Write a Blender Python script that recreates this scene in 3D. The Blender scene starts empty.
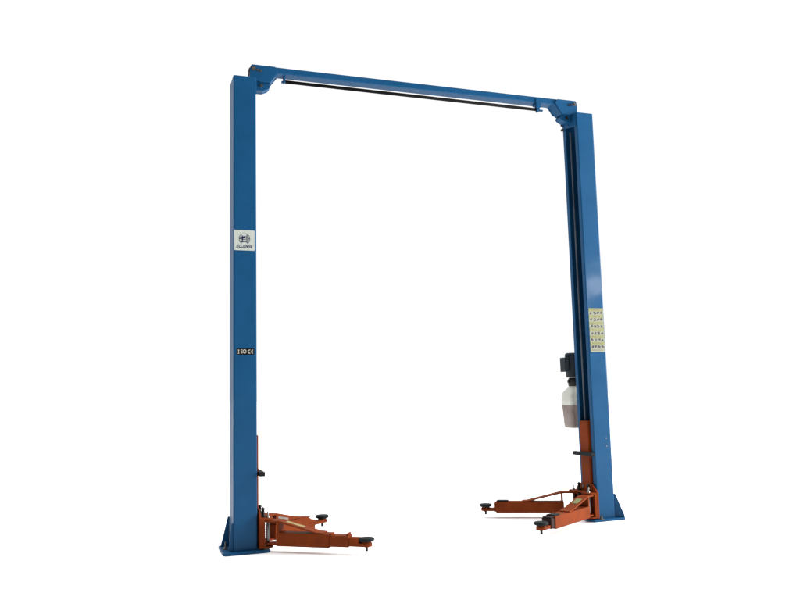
import bpy, bmesh, math, random
from mathutils import Vector, Matrix
random.seed(7)
sc = bpy.context.scene
COL = sc.collection
R_ = math.radians

# ------------------------------------------------------------------ camera
cam_d = bpy.data.cameras.new('camera')
cam = bpy.data.objects.new('camera', cam_d)
COL.objects.link(cam)
cam_d.sensor_fit = 'HORIZONTAL'
cam_d.sensor_width = 36.0
cam_d.lens = 769.07 / 800.0 * 36.0
cam_d.clip_start = 0.05
cam_d.clip_end = 1000.0
YAW, PITCH, ROLL = 0.335484473, 0.117924949, 0.0252892696
fw = Vector((math.sin(YAW) * math.cos(PITCH), math.cos(YAW) * math.cos(PITCH), math.sin(PITCH)))
rt = Vector((math.cos(YAW), -math.sin(YAW), 0.0))
dn = fw.cross(rt)
rt2 = rt * math.cos(ROLL) + dn * math.sin(ROLL)
dn2 = dn * math.cos(ROLL) - rt * math.sin(ROLL)
M = Matrix.Identity(4)
for i in range(3):
    M[i][0] = rt2[i]
    M[i][1] = -dn2[i]
    M[i][2] = -fw[i]
M.translation = Vector((-0.87530583, -5.79533564, 1.13674847))
cam.matrix_world = M
sc.camera = cam

# ------------------------------------------------------------------ world: white studio, brighter overhead, dim behind the camera
w = bpy.data.worlds.new('World')
sc.world = w
w.use_nodes = True
nt = w.node_tree
nt.nodes.clear()
out = nt.nodes.new('ShaderNodeOutputWorld')
bg = nt.nodes.new('ShaderNodeBackground')
tc = nt.nodes.new('ShaderNodeTexCoord')
sep = nt.nodes.new('ShaderNodeSeparateXYZ')
nt.links.new(tc.outputs['Generated'], sep.inputs[0])
mz = nt.nodes.new('ShaderNodeMapRange')          # overhead
mz.interpolation_type = 'SMOOTHSTEP'
mz.inputs['From Min'].default_value = 0.55
mz.inputs['From Max'].default_value = 0.95
mz.inputs['To Min'].default_value = 0.0
mz.inputs['To Max'].default_value = 2.8
nt.links.new(sep.outputs['Z'], mz.inputs['Value'])
my = nt.nodes.new('ShaderNodeMapRange')          # behind the camera
my.interpolation_type = 'SMOOTHSTEP'
my.inputs['From Min'].default_value = -0.35
my.inputs['From Max'].default_value = 0.38
my.inputs['To Min'].default_value = 0.05
my.inputs['To Max'].default_value = 1.05
nt.links.new(sep.outputs['Y'], my.inputs['Value'])
ad = nt.nodes.new('ShaderNodeMath')
ad.operation = 'ADD'
nt.links.new(mz.outputs[0], ad.inputs[0])
nt.links.new(my.outputs[0], ad.inputs[1])
bg.inputs['Color'].default_value = (1, 1, 1, 1)
nt.links.new(ad.outputs[0], bg.inputs['Strength'])
nt.links.new(bg.outputs[0], out.inputs[0])

# ------------------------------------------------------------------ one big soft key from the right
kd = bpy.data.lights.new('key_softbox', 'AREA')
kd.shape = 'RECTANGLE'
kd.size = 3.9
kd.size_y = 5.0
kd.energy = 2350
kd.color = (1.0, 0.97, 0.93)
key = bpy.data.objects.new('key_softbox', kd)
COL.objects.link(key)
key.location = (10.4, -2.9, 3.1)
key.rotation_euler = (Vector((1.9, 0.0, 1.2)) - key.location).to_track_quat('-Z', 'Y').to_euler()

# small bright window further back on the right, seen as the glare on the second post
wd_ = bpy.data.lights.new('window_light', 'AREA')
wd_.shape = 'RECTANGLE'
wd_.size = 0.34
wd_.size_y = 0.36
wd_.energy = 38
win = bpy.data.objects.new('window_light', wd_)
COL.objects.link(win)
win.location = (6.83, -5.8, 2.92)
win.rotation_euler = (Vector((2.97, 0.0, 2.02)) - win.location).to_track_quat('-Z', 'Y').to_euler()

sc.view_settings.view_transform = 'Standard'
sc.view_settings.look = 'None'
sc.view_settings.exposure = 0.0
sc.view_settings.gamma = 1.0

# ------------------------------------------------------------------ materials
def mat(name, col, rough=0.5, metal=0.0, coat=0.0, var=0.0, scale=6.0, bump=0.0, bscale=30.0, rvar=0.0, trans=0.0, spec=0.5):
    m = bpy.data.materials.new(name)
    m.use_nodes = True
    t = m.node_tree
    b = t.nodes['Principled BSDF']
    b.inputs['Base Color'].default_value = (*col, 1)
    b.inputs['Roughness'].default_value = rough
    b.inputs['Metallic'].default_value = metal
    b.inputs['Coat Weight'].default_value = coat
    b.inputs['Coat Roughness'].default_value = 0.12
    b.inputs['Transmission Weight'].default_value = trans
    b.inputs['Specular IOR Level'].default_value = spec
    co = t.nodes.new('ShaderNodeTexCoord')
    if var or rvar:
        n = t.nodes.new('ShaderNodeTexNoise')
        n.inputs['Scale'].default_value = scale
        n.inputs['Detail'].default_value = 6.0
        n.inputs['Roughness'].default_value = 0.62
        t.links.new(co.outputs['Object'], n.inputs['Vector'])
    if var:
        mr = t.nodes.new('ShaderNodeMapRange')
        mr.inputs['From Min'].default_value = 0.3
        mr.inputs['From Max'].default_value = 0.7
        mr.inputs['To Min'].default_value = 1.0 - var
        mr.inputs['To Max'].default_value = 1.0 + var
        t.links.new(n.outputs['Fac'], mr.inputs['Value'])
        mx = t.nodes.new('ShaderNodeVectorMath')
        mx.operation = 'SCALE'
        mx.inputs[0].default_value = col
        t.links.new(mr.outputs[0], mx.inputs['Scale'])
        t.links.new(mx.outputs[0], b.inputs['Base Color'])
    if rvar:
        rr = t.nodes.new('ShaderNodeMapRange')
        rr.inputs['From Min'].default_value = 0.3
        rr.inputs['From Max'].default_value = 0.7
        rr.inputs['To Min'].default_value = max(0.03, rough - rvar)
        rr.inputs['To Max'].default_value = rough + rvar
        t.links.new(n.outputs['Fac'], rr.inputs['Value'])
        t.links.new(rr.outputs[0], b.inputs['Roughness'])
    if bump:
        n2 = t.nodes.new('ShaderNodeTexNoise')
        n2.inputs['Scale'].default_value = bscale
        n2.inputs['Detail'].default_value = 3.0
        t.links.new(co.outputs['Object'], n2.inputs['Vector'])
        bp = t.nodes.new('ShaderNodeBump')
        bp.inputs['Strength'].default_value = bump
        bp.inputs['Distance'].default_value = 0.01
        t.links.new(n2.outputs['Fac'], bp.inputs['Height'])
        t.links.new(bp.outputs[0], b.inputs['Normal'])
        if coat:
            n3 = t.nodes.new('ShaderNodeTexNoise')
            n3.inputs['Scale'].default_value = 4.0
            n3.inputs['Detail'].default_value = 1.0
            t.links.new(co.outputs['Object'], n3.inputs['Vector'])
            bp2 = t.nodes.new('ShaderNodeBump')
            bp2.inputs['Strength'].default_value = 0.25
            bp2.inputs['Distance'].default_value = 0.01
            t.links.new(n3.outputs['Fac'], bp2.inputs['Height'])
            t.links.new(bp2.outputs[0], b.inputs['Coat Normal'])
    return m

BLUE = mat('blue_paint', (0.0052, 0.049, 0.122), 0.46, spec=0.06, coat=0.08, var=0.10, scale=3.0, bump=0.06, bscale=5.0, rvar=0.06)
ORANGE = mat('orange_paint', (0.134, 0.0250, 0.0060), 0.55, spec=0.03, var=0.18, scale=9.0, bump=0.08, bscale=24.0, rvar=0.08)
RUSTY = mat('dull_brown_steel', (0.055, 0.048, 0.042), 0.5, metal=0.3, var=0.3, scale=25)
DKBROWN = mat('dark_brown_paint', (0.022, 0.008, 0.006), 0.6, var=0.3, scale=20, spec=0.1)  # darker brown than the orange paint, for one extension tube
RUBBER = mat('black_rubber', (0.005, 0.0075, 0.009), 0.7, spec=0.12, var=0.2, scale=40, bump=0.2, bscale=120)
DARK = mat('dark_steel', (0.010, 0.0095, 0.009), 0.55, spec=0.2, var=0.25, scale=20)
CHROME = mat('bright_steel', (0.20, 0.20, 0.195), 0.36, metal=0.9, var=0.15, scale=30)
ZINC = mat('zinc_bolt', (0.10, 0.10, 0.09), 0.42, metal=0.7, var=0.25, scale=60)
CABLE = mat('hydraulic_steel', (0.040, 0.055, 0.080), 0.5, metal=0.2, var=0.2, scale=20)
MOTORB = mat('motor_black', (0.006, 0.012, 0.018), 0.55, spec=0.15, var=0.2, scale=25)
TANKM = mat('translucent_plastic', (0.40, 0.41, 0.37), 0.45, var=0.06, scale=12)
OILM = mat('oil_through_plastic', (0.150, 0.115, 0.100), 0.42, var=0.08, scale=14)
FOAM = mat('black_foam', (0.004, 0.004, 0.005), 0.85, spec=0.08, var=0.2, scale=60, bump=0.2, bscale=150)
STK = mat('pale_sticker', (0.33, 0.36, 0.33), 0.45, var=0.05, scale=20)
INK = mat('navy_ink', (0.006, 0.008, 0.045), 0.6, spec=0.1)
BLK = mat('black_ink', (0.004, 0.004, 0.004), 0.7, spec=0.1)
CREAM = mat('cream_ink', (0.34, 0.33, 0.28), 0.5)
STK2 = mat('cream_sticker', (0.185, 0.20, 0.155), 0.55, var=0.06, scale=20, spec=0.15)
BAND = mat('olive_yellow_ink', (0.125, 0.135, 0.036), 0.5, var=0.12, scale=60)
PICT = mat('pictogram_ink', (0.035, 0.026, 0.042), 0.6, spec=0.15)
BROWN = mat('brown_ink', (0.10, 0.06, 0.02), 0.5)
YELLOW = mat('yellow_label', (0.20, 0.14, 0.03), 0.5, var=0.25, scale=50)
GREEN = mat('green_yellow_label', (0.11, 0.12, 0.030), 0.5, var=0.25, scale=50)
GREY = mat('grey_label', (0.10, 0.095, 0.085), 0.5, var=0.25, scale=50)
FLOORM = mat('white_floor', (0.95, 0.95, 0.95), 0.9, var=0.015, scale=0.6, spec=0.1)

# ------------------------------------------------------------------ mesh helpers
class MB:
    def __init__(s):
        s.bm = bmesh.new()
    def _fin(s, faces, mi):
        for f in faces:
            f.material_index = mi
    def hull8(s, pts, mi=0, bev=0.0, seg=2):
        v = [s.bm.verts.new(p) for p in pts]
        idx = [(0, 3, 2, 1), (4, 5, 6, 7), (0, 1, 5, 4), (1, 2, 6, 5), (2, 3, 7, 6), (3, 0, 4, 7)]
        fs = [s.bm.faces.new([v[i] for i in q]) for q in idx]
        s._bev(fs, mi, bev, seg)
    def _bev(s, fs, mi, bev, seg):
        s._fin(fs, mi)
        bmesh.ops.recalc_face_normals(s.bm, faces=fs)
        if bev > 0:
            es = list({e for f in fs for e in f.edges})
            r = bmesh.ops.bevel(s.bm, geom=es, offset=bev, segments=seg, profile=0.5, affect='EDGES', clamp_overlap=True)
            s._fin(r['faces'], mi)
    def box(s, x0, x1, y0, y1, z0, z1, mi=0, bev=0.0, seg=2):
        x0, x1 = min(x0, x1), max(x0, x1)
        y0, y1 = min(y0, y1), max(y0, y1)
        s.hull8([(x0, y0, z0), (x1, y0, z0), (x1, y1, z0), (x0, y1, z0), (x0, y0, z1), (x1, y0, z1), (x1, y1, z1), (x0, y1, z1)], mi, bev, seg)
    def prism(s, poly, ax, a, b, mi=0, bev=0.0, seg=2):
        """poly: 2D points; ax: axis extruded along. x: (y,z)  y: (x,z)  z: (x,y)"""
        def P(q, c):
            return {'x': (c, q[0], q[1]), 'y': (q[0], c, q[1]), 'z': (q[0], q[1], c)}[ax]
        va = [s.bm.verts.new(P(q, a)) for q in poly]
        vb = [s.bm.verts.new(P(q, b)) for q in poly]
        n = len(poly)
        fs = [s.bm.faces.new(va), s.bm.faces.new(list(reversed(vb)))]
        for i in range(n):
            j = (i + 1) % n
            fs.append(s.bm.faces.new([va[j], va[i], vb[i], vb[j]]))
        s._bev(fs, mi, bev, seg)
    def lathe(s, c, axis, prof, n=24, mi=0, smooth=True):
        """prof: (distance along axis, radius) list; ends closed when radius>0"""
        a = Vector(axis).normalized()
        u = a.orthogonal().normalized()
        v = a.cross(u)
        c = Vector(c)
        rings = []
        for (t, r) in prof:
            rings.append([s.bm.verts.new(c + a * t + (u * math.cos(2 * math.pi * k / n) + v * math.sin(2 * math.pi * k / n)) * r) for k in range(n)])
        fs = []
        for i in range(len(rings) - 1):
            for k in range(n):
                j = (k + 1) % n
                f = s.bm.faces.new([rings[i][k], rings[i][j], rings[i + 1][j], rings[i + 1][k]])
                f.smooth = smooth
                fs.append(f)
        for rg in (rings[0], rings[-1]):
            f = s.bm.faces.new(rg)
            for e in f.edges:
                e.smooth = False
            fs.append(f)
        s._fin(fs, mi)
        bmesh.ops.recalc_face_normals(s.bm, faces=fs)
    def cyl(s, p0, p1, r, n=20, mi=0, ch=0.0):
        d = (Vector(p1) - Vector(p0))
        L = d.length
        pr = [(0, r), (L, r)] if ch <= 0 else [(0, r - ch), (ch, r), (L - ch, r), (L, r - ch)]
        s.lathe(p0, d, pr, n, mi)
    def text(s, txt, size, x, y, z, mi=0, shear=0.0, width=1.0, bold=0.0):
        """upright lettering in the x-z plane facing -y, centred on x, z"""
        cu = bpy.data.curves.new('lettering', 'FONT')
        cu.body = txt
        cu.size = size
        cu.shear = shear
        cu.offset = bold
        cu.align_x = 'CENTER'
        cu.align_y = 'CENTER'
        o = bpy.data.objects.new('lettering', cu)
        COL.objects.link(o)
        dg = bpy.context.evaluated_depsgraph_get()
        me = bpy.data.meshes.new_from_object(o.evaluated_get(dg))
        before = len(s.bm.verts)
        nf = len(s.bm.faces)
        s.bm.from_mesh(me)
        s.bm.verts.ensure_lookup_table()
        s.bm.faces.ensure_lookup_table()
        for vv in s.bm.verts[before:]:
            px, py, pz = vv.co
            vv.co = (x + px * width, y - pz, z + py)
        for f in s.bm.faces[nf:]:
            f.material_index = mi
        bpy.data.objects.remove(o)
        bpy.data.curves.remove(cu)
        bpy.data.meshes.remove(me)
    def flat(s, pts, y, mi=0):
        vs = [s.bm.verts.new((px, y, pz)) for px, pz in pts]
        f = s.bm.faces.new(vs)
        f.normal_update()
        if f.normal.y > 0:
            f.normal_flip()
        f.material_index = mi
    def build(s, name, mats, parent=None, loc=None, rotz=None):
        me = bpy.data.meshes.new(name)
        s.bm.to_mesh(me)
        s.bm.free()
        for m in (mats if isinstance(mats, (list, tuple)) else [mats]):
            me.materials.append(m)
        o = bpy.data.objects.new(name, me)
        COL.objects.link(o)
        o.parent = parent
        if loc is not None:
            o.location = loc
        if rotz is not None:
            o.rotation_euler = (0, 0, rotz)
        return o

def part(o, label):
    o['label'] = label
    return o

# ------------------------------------------------------------------ setting
f = MB()
f.box(-120, 120, -120, 120, -0.2, 0.0)
fl = f.build('floor', FLOORM)
fl['kind'] = 'structure'

# ------------------------------------------------------------------ the lift
S, W, D, H = 2.8783, 0.1728, 0.2462, 3.60      # clear span, post width, post depth, post height
lift = bpy.data.objects.new('two_post_lift', None)
COL.objects.link(lift)
lift['label'] = 'blue two-post car lift with overhead beam and four orange swing arms on a white floor'
lift['category'] = 'car lift'

def nut(mb, x, y, z, r=0.013, h=0.012, stud=0.02):
    mb.lathe((x, y, z), (0, 0, 1), [(0, r * 1.9), (0.003, r * 1.9)], 20, 0)
    mb.lathe((x, y, z + 0.003), (0, 0, 1), [(0, r), (h, r)], 6, 0, smooth=False)
    mb.cyl((x, y, z + 0.003 + h), (x, y, z + 0.003 + h + stud), r * 0.5, 10)

def arc(cx, cy, r, a0, a1, n=4):
    return [(cx + r * math.cos(R_(a0 + (a1 - a0) * k / n)), cy + r * math.sin(R_(a0 + (a1 - a0) * k / n))) for k in range(n + 1)]

def make_post(right):
    X = (lambda x: S - x) if right else (lambda x: x)
    t, lip, ro = 0.008, 0.045, 0.013
    o_ = [(0, lip), (0, 0.008)] + [(0 - 0.008 + 0.008 * math.cos(R_(a)), 0.008 - 0.008 * math.sin(R_(a))) for a in (30, 60, 90)]
    o_ += [(-W + ro - ro * math.sin(R_(a)), ro - ro * math.cos(R_(a))) for a in (0, 22, 45, 68, 90)]
    o_ += [(-W + ro - ro * math.cos(R_(a)), D - ro + ro * math.sin(R_(a))) for a in (0, 22, 45, 68, 90)]
    o_ += [(-0.008 + 0.008 * math.sin(R_(a)), D - 0.008 + 0.008 * math.cos(R_(a))) for a in (0, 30, 60, 90)]
    o_ += [(0, D - lip), (-t, D - lip), (-t, D - t), (-W + t, D - t), (-W + t, t), (-t, t), (-t, lip)]
    poly = [(X(a), b) for a, b in o_]
    m = MB()
    m.prism(poly, 'z', 0.020, H)
    # head plate closing the upper mouth of the channel, cut on the slant, and a web stiffener
    m.prism([(0.012, H - 0.004), (D - 0.012, H - 0.004), (D - 0.012, 3.515), (0.03, 3.475), (0.012, 3.475)], 'x', X(0.001), X(0.008), bev=0.0015)
    if not right:
        p_ = part(m.build('post', BLUE, lift), 'blue steel post with square logo sticker and black certificate label')
    else:
        p_ = part(m.build('post', BLUE, lift), 'blue steel post with tall yellow instruction sticker and pump unit behind it')
    # weld bead along the foot of the post
    # base plate
    m = MB()
    x0, x1, y0, y1, c = -0.25, 0.088, -0.052, 0.30, 0.022
    pl = [(x0 + c, y0), (x1 - c, y0), (x1, y0 + c), (x1, y1 - c), (x1 - c, y1), (x0 + c, y1), (x0, y1 - c), (x0, y0 + c)]
    m.prism([(X(a), b) for a, b in pl], 'z', 0.0, 0.019, bev=0.003)
    m.build('base_plate', BLUE, p_)
    # gussets on the outer side
    for (y, e, zt) in ((0.016, 0.070 if right else 0.030, 0.215), (D - 0.012, 0.062, 0.235)):
        m = MB()
        m.prism([(X(-W - 0.0005), 0.0195), (X(-W - e), 0.0195), (X(-W - e), 0.034), (X(-W - 0.012), zt), (X(-W - 0.0005), zt)], 'y', y - 0.006, y + 0.006, bev=0.002)
        if right and y < 0.1:      # bent forward only to turn its face off the key and shade it
            for vv in m.bm.verts:
                vv.co.y -= 0.62 * max(0.0, vv.co.x - (S + W))
        m.build('gusset', BLUE, p_)
    spots = [(-0.215, 0.262), (0.058, 0.262), (0.055, -0.02) if not right else (-0.012, -0.03), (-0.215, 0.12)]
    for (a, b) in spots:
        m = MB()
        nut(m, X(a), b, 0.0195, 0.012, 0.014, 0.018 if a > -0.2 else 0.035)
        m.build('anchor_bolt', ZINC, p_)
    # cables and the long hydraulic cylinder inside the channel
    m = MB()
    m.cyl((X(-0.036), 0.176, 0.845), (X(-0.036), 0.176, 2.55), 0.010, 16, ch=0.002)
    m.cyl((X(-0.036), 0.176, 2.55), (X(-0.036), 0.176, 3.47), 0.008, 14)
    m.build('hydraulic_cylinder', CABLE, p_)
    for yy in (0.070, 0.178):
        m = MB()
        m.cyl((X(-0.115), yy, 0.845), (X(-0.115), yy, 3.60), 0.006, 8)
        m.build('lifting_cable', DARK, p_)
    return p_

post_a = make_post(False)
post_b = make_post(True)
# small screws through the face of the second post
for z in (0.69, 0.622):
    m = MB()
    m.lathe((2.999, 0.0, z), (0, -1, 0), [(0, 0.0065), (0.002, 0.0065), (0.004, 0.004)], 14)
    m.build('screw', CHROME, post_b)
# stop bolts sticking out of the head of the second post
for z in (3.552, 3.505):
    m = MB()
    m.cyl((S - 0.001, D - 0.02, z), (S - 0.030, D - 0.02, z), 0.007, 12)
    m.lathe((S - 0.012, D - 0.02, z), (-1, 0, 0), [(0, 0.013), (0.012, 0.013)], 6, smooth=False)
    m.build('stop_bolt', DARK, post_b)

# ------------------------------------------------------------------ stickers
def ring(mb, cx, cz, r0, r1, y, mi, a0=0, a1=360, n=40):
    for k in range(n):
        p, q = R_(a0 + (a1 - a0) * k / n), R_(a0 + (a1 - a0) * (k + 1) / n)
        mb.flat([(cx + r0 * math.cos(p), cz + r0 * math.sin(p)), (cx + r1 * math.cos(p), cz + r1 * math.sin(p)),
                 (cx + r1 * math.cos(q), cz + r1 * math.sin(q)), (cx + r0 * math.cos(q), cz + r0 * math.sin(q))], y, mi)

m = MB()
m.box(-0.1665, -0.0135, -0.0016, -0.0004, 2.2235, 2.3785, 0)
yy = -0.0024
cx, cz, r = -0.090, 2.312, 0.042
ring(m, cx, cz, r - 0.0035, r, yy, 1, -60, 240)
def lg(pts, lay=0, mi=1):
    m.flat([(cx + a * r, cz + b * r) for a, b in pts], yy - 0.0004 * lay, mi)
lg([(-0.48, 0.60), (-0.30, 0.60), (-0.32, -0.48), (-0.46, -0.48)])                      # rear mast
lg([(-0.90, -0.55), (0.25, -0.36), (0.78, -0.42), (0.45, -0.50), (0.0, -0.56), (-0.45, -0.66)])   # runway
lg([(-0.92, 0.05), (-0.90, 0.22), (-0.70, 0.30), (-0.42, 0.34), (-0.18, 0.46), (0.10, 0.50), (0.40, 0.44), (0.62, 0.32),
    (0.86, 0.26), (0.86, 0.02), (0.74, -0.06), (0.2, -0.12), (-0.5, -0.10), (-0.86, -0.06)], 1)    # car
lg([(0.02, 0.32), (0.14, 0.42), (0.34, 0.38), (0.36, 0.30)], 2, 0)
lg([(0.00, 0.22), (0.66, 0.20), (0.50, -0.02), (0.04, -0.06)], 2, 0)
lg([(-0.88, 0.12), (-0.50, 0.10), (-0.52, 0.05), (-0.86, 0.06)], 2, 0)
for wx, wr in ((-0.14, 0.20), (0.68, 0.17)):
    m.flat([(cx + wx * r + wr * r * math.cos(R_(a)), cz - 0.02 * r + wr * 1.12 * r * math.sin(R_(a))) for a in range(0, 360, 24)], yy - 0.0012, 1)
    m.flat([(cx + wx * r + wr * .5 * r * math.cos(R_(a)), cz - 0.02 * r + wr * .55 * r * math.sin(R_(a))) for a in range(0, 360, 30)], yy - 0.0016, 0)
lg([(0.38, 0.68), (0.60, 0.68), (0.60, -0.60), (0.72, -0.66), (0.30, -0.70), (0.38, -0.58)], 5)     # front mast
lg([(0.49, 0.62), (0.57, 0.62), (0.57, -0.56), (0.49, -0.58)], 6, 0)
GL = {'B': 'FAFAF', 'O': 'F999F', 'J': '1119F', 'I': '66666', 'N': '9DBB9', 'S': 'F8F1F'}
px0, pw, ph, gap = -0.1515, 0.0038, 0.0050, 0.0040
penx = px0
for chn in 'BOJINSI':
    rows = GL[chn]
    cols = 4 if chn != 'I' else 2
    if chn == 'B':
        rows = 'E9E9E'
    for ri, hx in enumerate(rows):
        bits = int(hx, 16)
        if chn == 'I':
            bits = 0b1100
        k = 0
        while k < cols:
            if bits >> (3 - k) & 1:
                e = k
                while e < cols and bits >> (3 - e) & 1:
                    e += 1
                zt_ = 2.2665 - ri * ph
                sh0, sh1 = (5 - ri) * 0.0011, (4 - ri) * 0.0011
                m.flat([(penx + k * pw + sh0, zt_), (penx + e * pw + sh0, zt_), (penx + e * pw + sh1, zt_ - ph), (penx + k * pw + sh1, zt_ - ph)], yy, 1)
                k = e
            else:
                k += 1
    penx += cols * pw + gap
part(m.build('logo_sticker', [STK, INK], post_a), 'pale square sticker with round car-on-lift emblem and BOJINSI lettering')

m = MB()
m.box(-0.148, -0.020, -0.0016, -0.0004, 1.434, 1.482, 0)
m.text('SO', 0.041, -0.0985, -0.0024, 1.458, 1, width=0.84, bold=0.0006)
m.flat([(-0.1370, 1.4720), (-0.1320, 1.4720), (-0.1320, 1.4440), (-0.1370, 1.4440)], -0.0024, 1)
for zz in (1.4722, 1.4468):
    m.flat([(-0.1410, zz), (-0.1280, zz), (-0.1280, zz - 0.0030), (-0.1410, zz - 0.0030)], -0.0027, 1)
ring(m, -0.052, 1.458, 0.0100, 0.0148, -0.0024, 1, 75, 285, 18)
ring(m, -0.028, 1.458, 0.0100, 0.0148, -0.0024, 1, 90, 270, 18)
m.flat([(-0.040, 1.4605), (-0.029, 1.4605), (-0.029, 1.4555), (-0.040, 1.4555)], -0.0028, 1)
part(m.build('certificate_sticker', [BLK, CREAM], post_a), 'small black label reading ISO CE in pale letters')

m = MB()
sx0, sx1, sz0, sz1 = S + 0.0135, S + 0.162, 1.434, 1.818
m.box(sx0, sx1, -0.0016, -0.0004, sz0, sz1, 0)
n, hh = 6, (sz1 - sz0 - 0.03) / 6
for k in range(n):
    zt = sz1 - 0.001 - k * hh
    m.flat([(sx0 + 0.002, zt), (sx1 - 0.002, zt), (sx1 - 0.002, zt - hh * 0.44), (sx0 + 0.002, zt - hh * 0.44)], -0.0022, 1)
    x = sx0 + 0.02
    while x < sx1 - 0.03:
        L = random.uniform(0.006, 0.018)
        zz = zt - hh * random.uniform(0.15, 0.24)
        m.flat([(x, zz), (x + L, zz), (x + L, zz - 0.004), (x, zz - 0.004)], -0.0027, 3)
        x += L + random.uniform(0.003, 0.007)
    for q in range(4):
        x = sx0 + 0.012 + q * 0.034 + random.uniform(-.002, .002)
        zc = zt - hh * 0.76
        for _ in range(5):
            a, b = random.uniform(0.005, 0.013), random.uniform(0.005, 0.011)
            px, pz = x + random.uniform(0, 0.016), zc + random.uniform(-0.009, 0.007)
            sk = random.uniform(-0.006, 0.006)
            m.flat([(px, pz), (px + a, pz + sk), (px + a + sk * 0.5, pz + b + sk), (px, pz + b)], -0.0026 - 0.0002 * _, 2)
m.flat([(sx0 + 0.01, sz0 + 0.018), (sx1 - 0.02, sz0 + 0.018), (sx1 - 0.02, sz0 + 0.014), (sx0 + 0.01, sz0 + 0.014)], -0.0022, 3)
part(m.build('instruction_sticker', [STK2, BAND, PICT, BROWN], post_b), 'tall pale sticker with olive bands and rows of small pictograms')

# ------------------------------------------------------------------ crossbeam
m = MB()
m.box(-0.025, S + 0.025, 0.060, 0.165, 3.677, 3.728, bev=0.006, seg=3)
beam = part(m.build('crossbeam', BLUE, lift), 'long blue overhead beam joining the tops of both posts')
for right in (False, True):
    X = (lambda x: S - x) if right else (lambda x: x)
    m = MB()
    front = [(-0.040, 3.660), (-0.036, 3.705), (-0.026, 3.724), (0.160, 3.724), (0.185, 3.690), (0.118, 3.590), (0.04, 3.590), (-0.040, 3.606)]
    m.prism([(X(a), b) for a, b in front], 'y', 0.044, 0.0585, bev=0.002)
    back = [(-0.045, 3.640), (-0.030, 3.730), (0.190, 3.730), (0.200, 3.690), (0.142, 3.612), (0.04, 3.590), (-0.045, 3.606)]
    m.prism([(X(a), b) for a, b in back], 'y', 0.1665, 0.180, bev=0.002)
    # slanted plate closing the underside between the two cheeks
    sl = [(0.186, 3.681), (0.176, 3.681), (0.112, 3.592), (0.120, 3.588)]
    m.prism([(X(a), b) for a, b in sl], 'y', 0.0587, 0.1663)
    eb = m.build('end_bracket', BLUE, beam)
    m = MB()
    m.box(X(-0.034), X(0.016), 0.0592, 0.1658, 3.6010, 3.6765, bev=0.002)
    m.build('beam_foot', BLUE, beam)
    # pulley block under the bracket
    m = MB()
    bl = [(0.010, 3.655), (0.100, 3.655), (0.112, 3.590), (0.128, 3.568), (0.110, 3.548), (0.068, 3.528), (0.010, 3.528)]
    m.prism([(X(a), b) for a, b in bl], 'y', 0.080, 0.092, bev=0.002)
    m.prism([(X(a), b) for a, b in bl], 'y', 0.150, 0.162, bev=0.002)
    m.prism([(X(a), b) for a, b in ((0.106, 3.590), (0.112, 3.587), (0.126, 3.568), (0.108, 3.550), (0.069, 3.5305), (0.012, 3.5305), (0.012, 3.537), (0.067, 3.537), (0.102, 3.554), (0.117, 3.568))], 'y', 0.0922, 0.1498)
    m.build('pulley_guard', BLUE, beam)
    m = MB()
    m.lathe((X(-0.014), 0.070, 3.682), (0, 1, 0), [(0, 0.034), (0.008, 0.034), (0.016, 0.028), (0.028, 0.028), (0.036, 0.034), (0.044, 0.034)], 28)
    m.lathe((X(0.055), 0.098, 3.583), (0, 1, 0), [(0, 0.036), (0.008, 0.036), (0.016, 0.030), (0.028, 0.030), (0.036, 0.036), (0.044, 0.036)], 28)
    m.build('cable_pulley', RUSTY, beam)
    for (a, b, yq, rr) in ((-0.012, 3.690, 0.044, 0.012), (0.022, 3.680, 0.044, 0.007), (0.046, 3.676, 0.044, 0.007), (0.055, 3.568, 0.080, 0.010)):
        m = MB()
        m.lathe((X(a), yq, b), (0, -1, 0), [(0, rr * 1.5), (0.003, rr * 1.5)], 20)
        m.lathe((X(a), yq - 0.003, b), (0, -1, 0), [(0, rr), (0.009, rr)], 6, smooth=False)
        m.build('bracket_bolt', ZINC if (a < 0 or not right) else DARK, beam)

# padded shut-off bar hung under the beam
m = MB()
m.cyl((0.250, 0.118, 3.638), (2.545, 0.118, 3.632), 0.0135, 16, ch=0.003)
bar = part(m.build('shutoff_bar', FOAM, lift), 'thin black padded bar hanging just under the overhead beam')
m = MB()
m.box(0.236, 0.250, 0.095, 0.140, 3.624, 3.6766, bev=0.002)
m.box(0.222, 0.249, 0.108, 0.128, 3.625, 3.640, bev=0.002)
m.build('hanger', BLUE, bar)
m = MB()
m.box(2.500, 2.550, 0.052, 0.0585, 3.640, 3.715, bev=0.002)
m.box(2.512, 2.545, 0.050, 0.140, 3.660, 3.6766, bev=0.002)
m.prism([(2.500, 3.660), (2.552, 3.660), (2.540, 3.628), (2.512, 3.590), (2.500, 3.600)], 'y', 0.045, 0.0515, bev=0.0015)
m.box(2.546, 2.590, 0.090, 0.110, 3.612, 3.626, bev=0.002)
m.prism([(2.530, 3.659), (2.556, 3.659), (2.556, 3.608), (2.540, 3.608)], 'y', 0.090, 0.135, bev=0.002)
m.build('switch_bracket', BLUE, bar)

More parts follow.
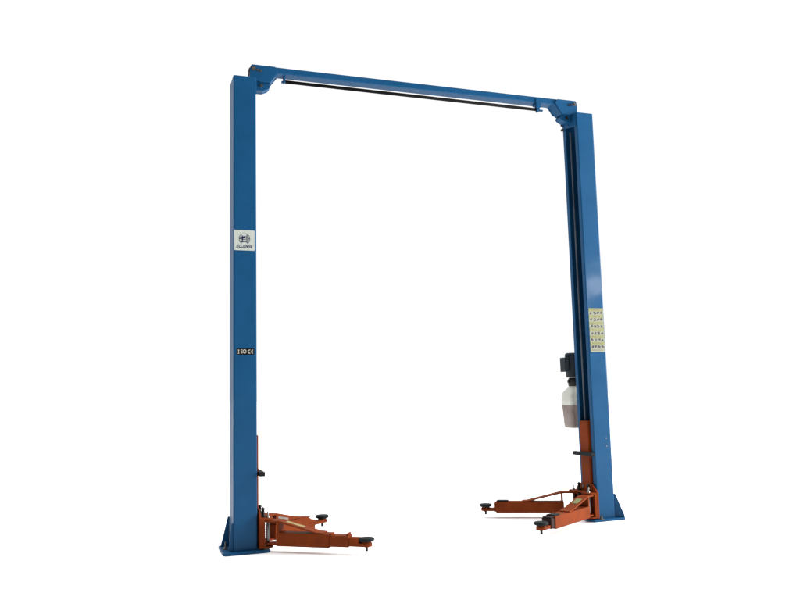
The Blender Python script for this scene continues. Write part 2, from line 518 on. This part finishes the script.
# ------------------------------------------------------------------ carriages
ZT0, ZT1 = 0.228, 0.240       # upper fork plate
ZB0, ZB1 = 0.030, 0.042       # lower fork plate
def make_carriage(right):
    X = (lambda x: S - x) if right else (lambda x: x)
    m = MB()
    m.box(X(-0.085), X(0.0195), 0.062, 0.190, 0.10, 0.838, bev=0.006, seg=3)
    c_ = part(m.build('carriage', ORANGE, lift), 'orange sliding carriage inside the post beside the pump tank' if right else 'orange sliding carriage inside the post with the round logo sticker')
    m = MB()
    m.prism([(-0.040, 0.028), (0.290, 0.028), (0.290, 0.250), (0.225, 0.300), (0.035, 0.305), (-0.040, 0.240)], 'x', X(0.0105), X(0.024), bev=0.002)
    m.build('mounting_plate', ORANGE, c_)
    for (z0, z1) in ((ZT0, ZT1), (ZB0, ZB1)):
        m = MB()
        pl = [(0.0245, -0.040), (0.080, -0.040)] + [(0.080 + 0.034 * math.sin(R_(a)), -0.006 - 0.034 * math.cos(R_(a))) for a in (20, 45, 70, 90)]
        pl += [(0.114, 0.055), (0.085, 0.085), (0.085, 0.165), (0.114, 0.195)]
        pl += [(0.080 + 0.034 * math.cos(R_(a)), 0.256 + 0.034 * math.sin(R_(a))) for a in (0, 20, 45, 70)] + [(0.080, 0.290), (0.0245, 0.290)]
        m.prism([(X(a), b) for a, b in pl], 'z', z0, z1, bev=0.002)
        m.build('fork_plate', ORANGE, c_)
    for yq in (-0.0395, 0.2885 - 0.010):
        m = MB()
        m.box(X(0.0245), X(0.050), yq, yq + 0.010, ZB1 + 0.0005, ZT0 - 0.0005, bev=0.0015)
        m.build('side_rib', ORANGE, c_)
    m = MB()
    m.box(X(0.012), X(0.056), -0.022, 0.275, 0.540, 0.572, bev=0.006, seg=3)
    m.build('door_guard', RUBBER, c_)
    for yp in (0.005, 0.243):
        m = MB()
        m.cyl((X(0.078), yp, 0.024), (X(0.078), yp, 0.255), 0.0115, 20, ch=0.003)
        m.lathe((X(0.078), yp, 0.255), (0, 0, 1), [(0, 0.006), (0.026, 0.006), (0.030, 0.004)], 14)
        m.build('pivot_pin', CHROME, c_)
        m = MB()     # arm restraint: toothed segment, spring and release rod
        yo = 0.045 if yp < 0.1 else -0.045
        m.lathe((X(0.050), yp + yo, ZT1 + 0.0005), (0, 0, 1), [(0, 0.020), (0.012, 0.020)], 18)
        for k in range(6):
            m.lathe((X(0.050), yp + yo, ZT1 + 0.013 + k * 0.006), (0, 0, 1), [(0, 0.010), (0.0025, 0.012), (0.005, 0.010)], 14)
        m.cyl((X(0.050), yp + yo, 0.045), (X(0.050), yp + yo, 0.222), 0.0150, 14)
        for k in range(9):
            m.lathe((X(0.050), yp + yo, 0.060 + k * 0.017), (0, 0, 1), [(0, 0.0155), (0.004, 0.0185), (0.008, 0.0155)], 14)
        m.cyl((X(0.050), yp + yo, 0.222), (X(0.050), yp + yo, 0.292), 0.0065, 12)
        m.lathe((X(0.050), yp + yo, 0.288), (0, 0, 1), [(0, 0.008), (0.006, 0.013), (0.014, 0.013), (0.020, 0.006)], 14)
        m.build('arm_lock', DARK, c_)
    for z in (0.075, 0.278):
        for yq in (0.085, 0.165):
            m = MB()
            m.lathe((X(0.0245), yq, z), ((-1 if right else 1), 0, 0), [(0, 0.013), (0.009, 0.013)], 6, smooth=False)
            m.build('plate_bolt', CHROME, c_)
    return c_
make_carriage(False)
make_carriage(True)

# ------------------------------------------------------------------ swing arms
def make_arm(piv, tip, stages, label, sticker, dark_inner=False, z0=0.048, h=0.094, wd=0.10, top_pad=None, stop_tabs=True, hump=False, pad_z=None):
    piv, tip = Vector(piv), Vector(tip)
    d = tip - piv
    L = d.length
    rot = math.atan2(d.y, d.x)
    loc = (piv.x, piv.y, 0)
    hw = wd / 2
    u0, u1 = 0.095, stages[0]
    t = 0.006
    # outer tube with open end, brace strap rising to the pivot and root plates: one welded body
    m = MB()
    zt = z0 + h
    if hump:
        sd = [(u0, z0), (u1 - 0.03, z0), (u1 + 0.012, z0 + 0.030), (u1 + 0.016, zt - 0.040), (u1 - 0.006, zt - 0.014), (u1 - 0.045, zt + 0.001), (u1 - 0.10, zt + 0.006), (u0 + 0.16, zt + 0.004), (u0, zt)]
        m.prism(sd, 'y', -hw, -hw + t, bev=0.002)
        m.prism(sd, 'y', hw - t, hw, bev=0.002)
    else:
        m.box(u0, u1, -hw, -hw + t, z0, zt, bev=0.002)
        m.box(u0, u1, hw - t, hw, z0, zt, bev=0.002)
    m.box(u0, u1, -hw + t + 0.0003, hw - t - 0.0003, zt - t, zt - 0.0008, bev=0.0)
    m.box(u0, u1, -hw + t + 0.0003, hw - t - 0.0003, z0 + 0.0008, z0 + t, bev=0.0)
    m.box(u0 - 0.001, u0 + 0.016, -hw + 0.001, hw - 0.001, zt + 0.0004, ZT0 - 0.0155, bev=0.0015)     # upright
    m.box(u0 - 0.007, u0 - 0.001, -hw + 0.001, hw - 0.001, z0 + 0.002, zt - 0.002, bev=0.0015)       # closing plate
    body = part(m.build('lift_arm', ORANGE, lift, loc, rot), label)
    m = MB()
    ue = min(u1 - 0.05, 0.40)
    sp = [(-0.040, ZT0 - 0.015), (u0 + 0.010, ZT0 - 0.015), (ue, zt + 0.0005), (ue + 0.05, zt + 0.0005), (ue + 0.05, zt + 0.007), (ue + 0.002, zt + 0.010), (u0 + 0.012, ZT0 - 0.002), (-0.040, ZT0 - 0.002)]
    m.prism(sp, 'y', -hw + 0.004, hw - 0.004, bev=0.002)
    m.box(-0.040, u0 - 0.0075, -hw + 0.012, hw - 0.012, z0 + 0.003, z0 + 0.015, bev=0.002)
    m.build('brace_strap', ORANGE, body)
    if hump:
        m = MB()
        m.prism([(u0 + 0.0165, zt + 0.0075), (u1 - 0.12, zt + 0.0075), (ue - 0.01, zt + 0.012), (u0 + 0.0165, ZT0 - 0.017)], 'y', -hw + 0.0045, -hw + 0.012, bev=0.001)
        m.build('side_web', ORANGE, body)
    # stages
    zz0, zz1, ww = z0 + 0.007, zt - (0.034 if hump else 0.009), hw - (0.014 if hump else 0.008)
    prev = u1
    for i, u in enumerate(stages[1:]):
        m = MB()
        m.box(prev - 0.12, u, -ww, ww, zz0, zz1, bev=0.004)
        m.build('extension_tube', DKBROWN if (dark_inner and i == 0) else ORANGE, body)
        prev = u
        zz0, zz1, ww = zz0 + 0.005, zz1 - 0.014, ww - 0.008
    if stop_tabs:
        for (u, z) in ((u1 + 0.001, zt - 0.012), (stages[1] - 0.02 if len(stages) > 1 else u1 - 0.03, zt - 0.0085)):
            m = MB()
            m.box(u, u + 0.016, -0.028, 0.028, z, z + 0.014, bev=0.003)
            m.cyl((u + 0.008, -0.034, z + 0.010), (u + 0.008, 0.034, z + 0.010), 0.007, 12)
            m.build('stop_tab', ORANGE, body)
    # tongue with rounded end that carries the pad
    pz = z0 if pad_z is None else pad_z
    tz0, tz1 = pz + 0.012, pz + 0.036
    m = MB()
    tp = [(prev - 0.10, -0.032), (L - 0.02, -0.036)] + [(L + 0.040 * math.cos(R_(a)), 0.040 * math.sin(R_(a))) for a in range(-80, 81, 16)] + [(L - 0.02, 0.036), (prev - 0.10, 0.032)]
    m.prism(tp, 'z', tz0, tz1, bev=0.003)
    m.lathe((L, 0, tz1 + 0.0003), (0, 0, 1), [(0, 0.036), (0.008, 0.034), (0.010, 0.030)], 24)
    m.build('pad_holder', ORANGE, body)
    m = MB()
    m.lathe((L, 0, tz1 + 0.0105), (0, 0, 1), [(0, 0.030), (0.001, 0.046), (0.006, 0.054), (0.013, 0.0565), (0.020, 0.055), (0.025, 0.049), (0.0265, 0.040), (0.0255, 0.034)], 36)
    m.build('rubber_pad', RUBBER, body)
    m = MB()
    m.lathe((L, 0, tz0 - 0.0003), (0, 0, -1), [(0, 0.0145), (0.006, 0.0145), (0.007, 0.0095), (0.030, 0.0095), (0.033, 0.007)], 16)
    m.build('pad_screw', DARK, body)
    if top_pad:
        a, b = top_pad
        if dark_inner:
            m = MB()
            m.box(u1 + 0.004, stages[1] - 0.002, -hw + 0.014, hw - 0.014, zz1 + 0.015, zz1 + 0.024, bev=0.003)
            m.build('slide_cover', RUBBER, body)
        m = MB()
        m.box(a, b, -hw + 0.012, hw - 0.012, zt + 0.0005, zt + 0.010, bev=0.004)
        m.build('slide_cover', RUBBER, body)
    # label plate on the sloping strap
    if sticker:
        k, n1, n2, wv = sticker
        s0 = Vector((u0 + 0.012, 0, ZT0 - 0.002))
        s1 = Vector((ue + 0.002, 0, zt + 0.010))
        e = (s1 - s0).normalized()
        nn = Vector((-e.z, 0, e.x))
        if hump:       # on the side web, just under the strap
            s0 += Vector((0, -hw + 0.0045, -0.029)); s1 += Vector((0, -hw + 0.0045, -0.029)); wv = 0.0075
        m = MB()
        A, B = s0.lerp(s1, n1), s0.lerp(s1, n2)
        P = []
        for off in (0.0006, 0.0018):
            for (q, sgn) in ((A, -1), (B, -1), (B, 1), (A, 1)):
                P.append(q + nn * off + Vector((0, sgn * wv, 0)) if not hump else q + Vector((0, -off, 0)) + nn * (sgn * wv))
        m.hull8(P)
        m.build('caution_label', k, body)
    return body

make_arm((0.080, 0.005), (0.696, -0.444), (0.495, 0.640, 0.715), 'long dark orange front arm of the first post, stretched out in three stages', (YELLOW, 0.15, 0.62, 0.022))
make_arm((0.080, 0.243), (0.647, 0.700), (0.520, 0.590), 'bright orange rear arm behind the long front arm, with dark round pad', (GREY, 0.05, 0.45, 0.030), stop_tabs=False, hump=True, z0=0.026, h=0.116, pad_z=0.048)
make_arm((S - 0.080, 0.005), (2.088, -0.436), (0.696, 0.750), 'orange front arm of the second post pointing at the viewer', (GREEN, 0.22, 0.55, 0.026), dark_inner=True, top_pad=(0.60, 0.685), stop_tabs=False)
make_arm((S - 0.080, 0.243), (2.118, 0.612), (0.680, 0.700), 'dark orange rear arm of the second post, pointing away to the far side', None, top_pad=(0.57, 0.672), stop_tabs=False)

# ------------------------------------------------------------------ power unit on the back of the second post
m = MB()
m.box(2.905, 3.045, D + 0.0006, D + 0.012, 1.10, 1.46, bev=0.002)
m.box(2.935, 3.015, D + 0.0124, 0.330, 1.165, 1.225, bev=0.003)
pu = part(m.build('power_unit', MOTORB, lift), 'black motor pump unit with a translucent oil tank half full of brown oil')
PX, PY = 2.968, 0.40
m = MB()
m.lathe((PX, PY, 1.222), (0, 0, 1), [(0, 0.070), (0.006, 0.079), (0.180, 0.079), (0.186, 0.082), (0.215, 0.080), (0.225, 0.066)], 32)
for k in range(16):
    a = 2 * math.pi * k / 16
    m.box(PX - 0.001, PX + 0.001, PY - 0.001, PY + 0.001, 1.23, 1.232)
m.build('motor', MOTORB, pu)
m = MB()
m.box(2.846, 2.888, 0.355, 0.445, 1.275, 1.405, bev=0.005)
m.build('terminal_box', MOTORB, pu)
m = MB()
m.lathe((PX, PY, 1.142), (0, 0, 1), [(0, 0.056), (0.008, 0.062), (0.062, 0.062), (0.072, 0.056), (0.078, 0.050)], 28)
m.cyl((2.895, PY, 1.185), (2.935, PY, 1.185), 0.013, 12)
m.build('pump_block', DARK, pu)
def rr(cx, cy, hx, hy, r):
    p = []
    for (sx, sy, a0) in ((1, 1, 0), (-1, 1, 90), (-1, -1, 180), (1, -1, 270)):
        p += [(cx + sx * (hx - r) + r * math.cos(R_(a0 + q)), cy + sy * (hy - r) + r * math.sin(R_(a0 + q))) for q in (0, 30, 60, 90)]
    return p
def loft(mb, secs):
    rings = [[mb.bm.verts.new((x, y, z)) for x, y in pts] for z, pts in secs]
    fs = []
    for i in range(len(rings) - 1):
        n = len(rings[i])
        for k in range(n):
            j = (k + 1) % n
            fc = mb.bm.faces.new([rings[i][k], rings[i][j], rings[i + 1][j], rings[i + 1][k]])
            fc.smooth = True
            fs.append(fc)
    fs.append(mb.bm.faces.new(rings[0]))
    fs.append(mb.bm.faces.new(rings[-1]))
    bmesh.ops.recalc_face_normals(mb.bm, faces=fs)
HX, HY = 0.106, 0.092
def tw(z):       # the tank tapers a little towards its foot
    return 1.0 - 0.10 * (0.97 - z) / 0.2 if z < 0.97 else 1.0
m = MB()
secs = []
for z in (0.9705, 1.02, 1.06):
    secs.append((z, rr(PX, PY, HX * tw(z), HY * tw(z), 0.03)))
secs += [(1.085, rr(PX, PY, HX * 0.95, HY * 0.95, 0.04)), (1.110, rr(PX, PY, HX * 0.78, HY * 0.80, 0.045)), (1.128, rr(PX, PY, HX * 0.62, HY * 0.66, 0.045)), (1.1415, rr(PX, PY, HX * 0.56, HY * 0.6, 0.045))]
loft(m, secs)
m.build('oil_tank', TANKM, pu)
m = MB()
loft(m, [(0.766, rr(PX, PY, HX * 0.80, HY * 0.80, 0.03)), (0.772, rr(PX, PY, HX * 0.86, HY * 0.86, 0.03)), (0.785, rr(PX, PY, HX * tw(0.785), HY * tw(0.785), 0.03)), (0.88, rr(PX, PY, HX * tw(0.88), HY * tw(0.88), 0.03)), (0.970, rr(PX, PY, HX, HY, 0.03))])
m.build('oil_filled_tank', OILM, pu)
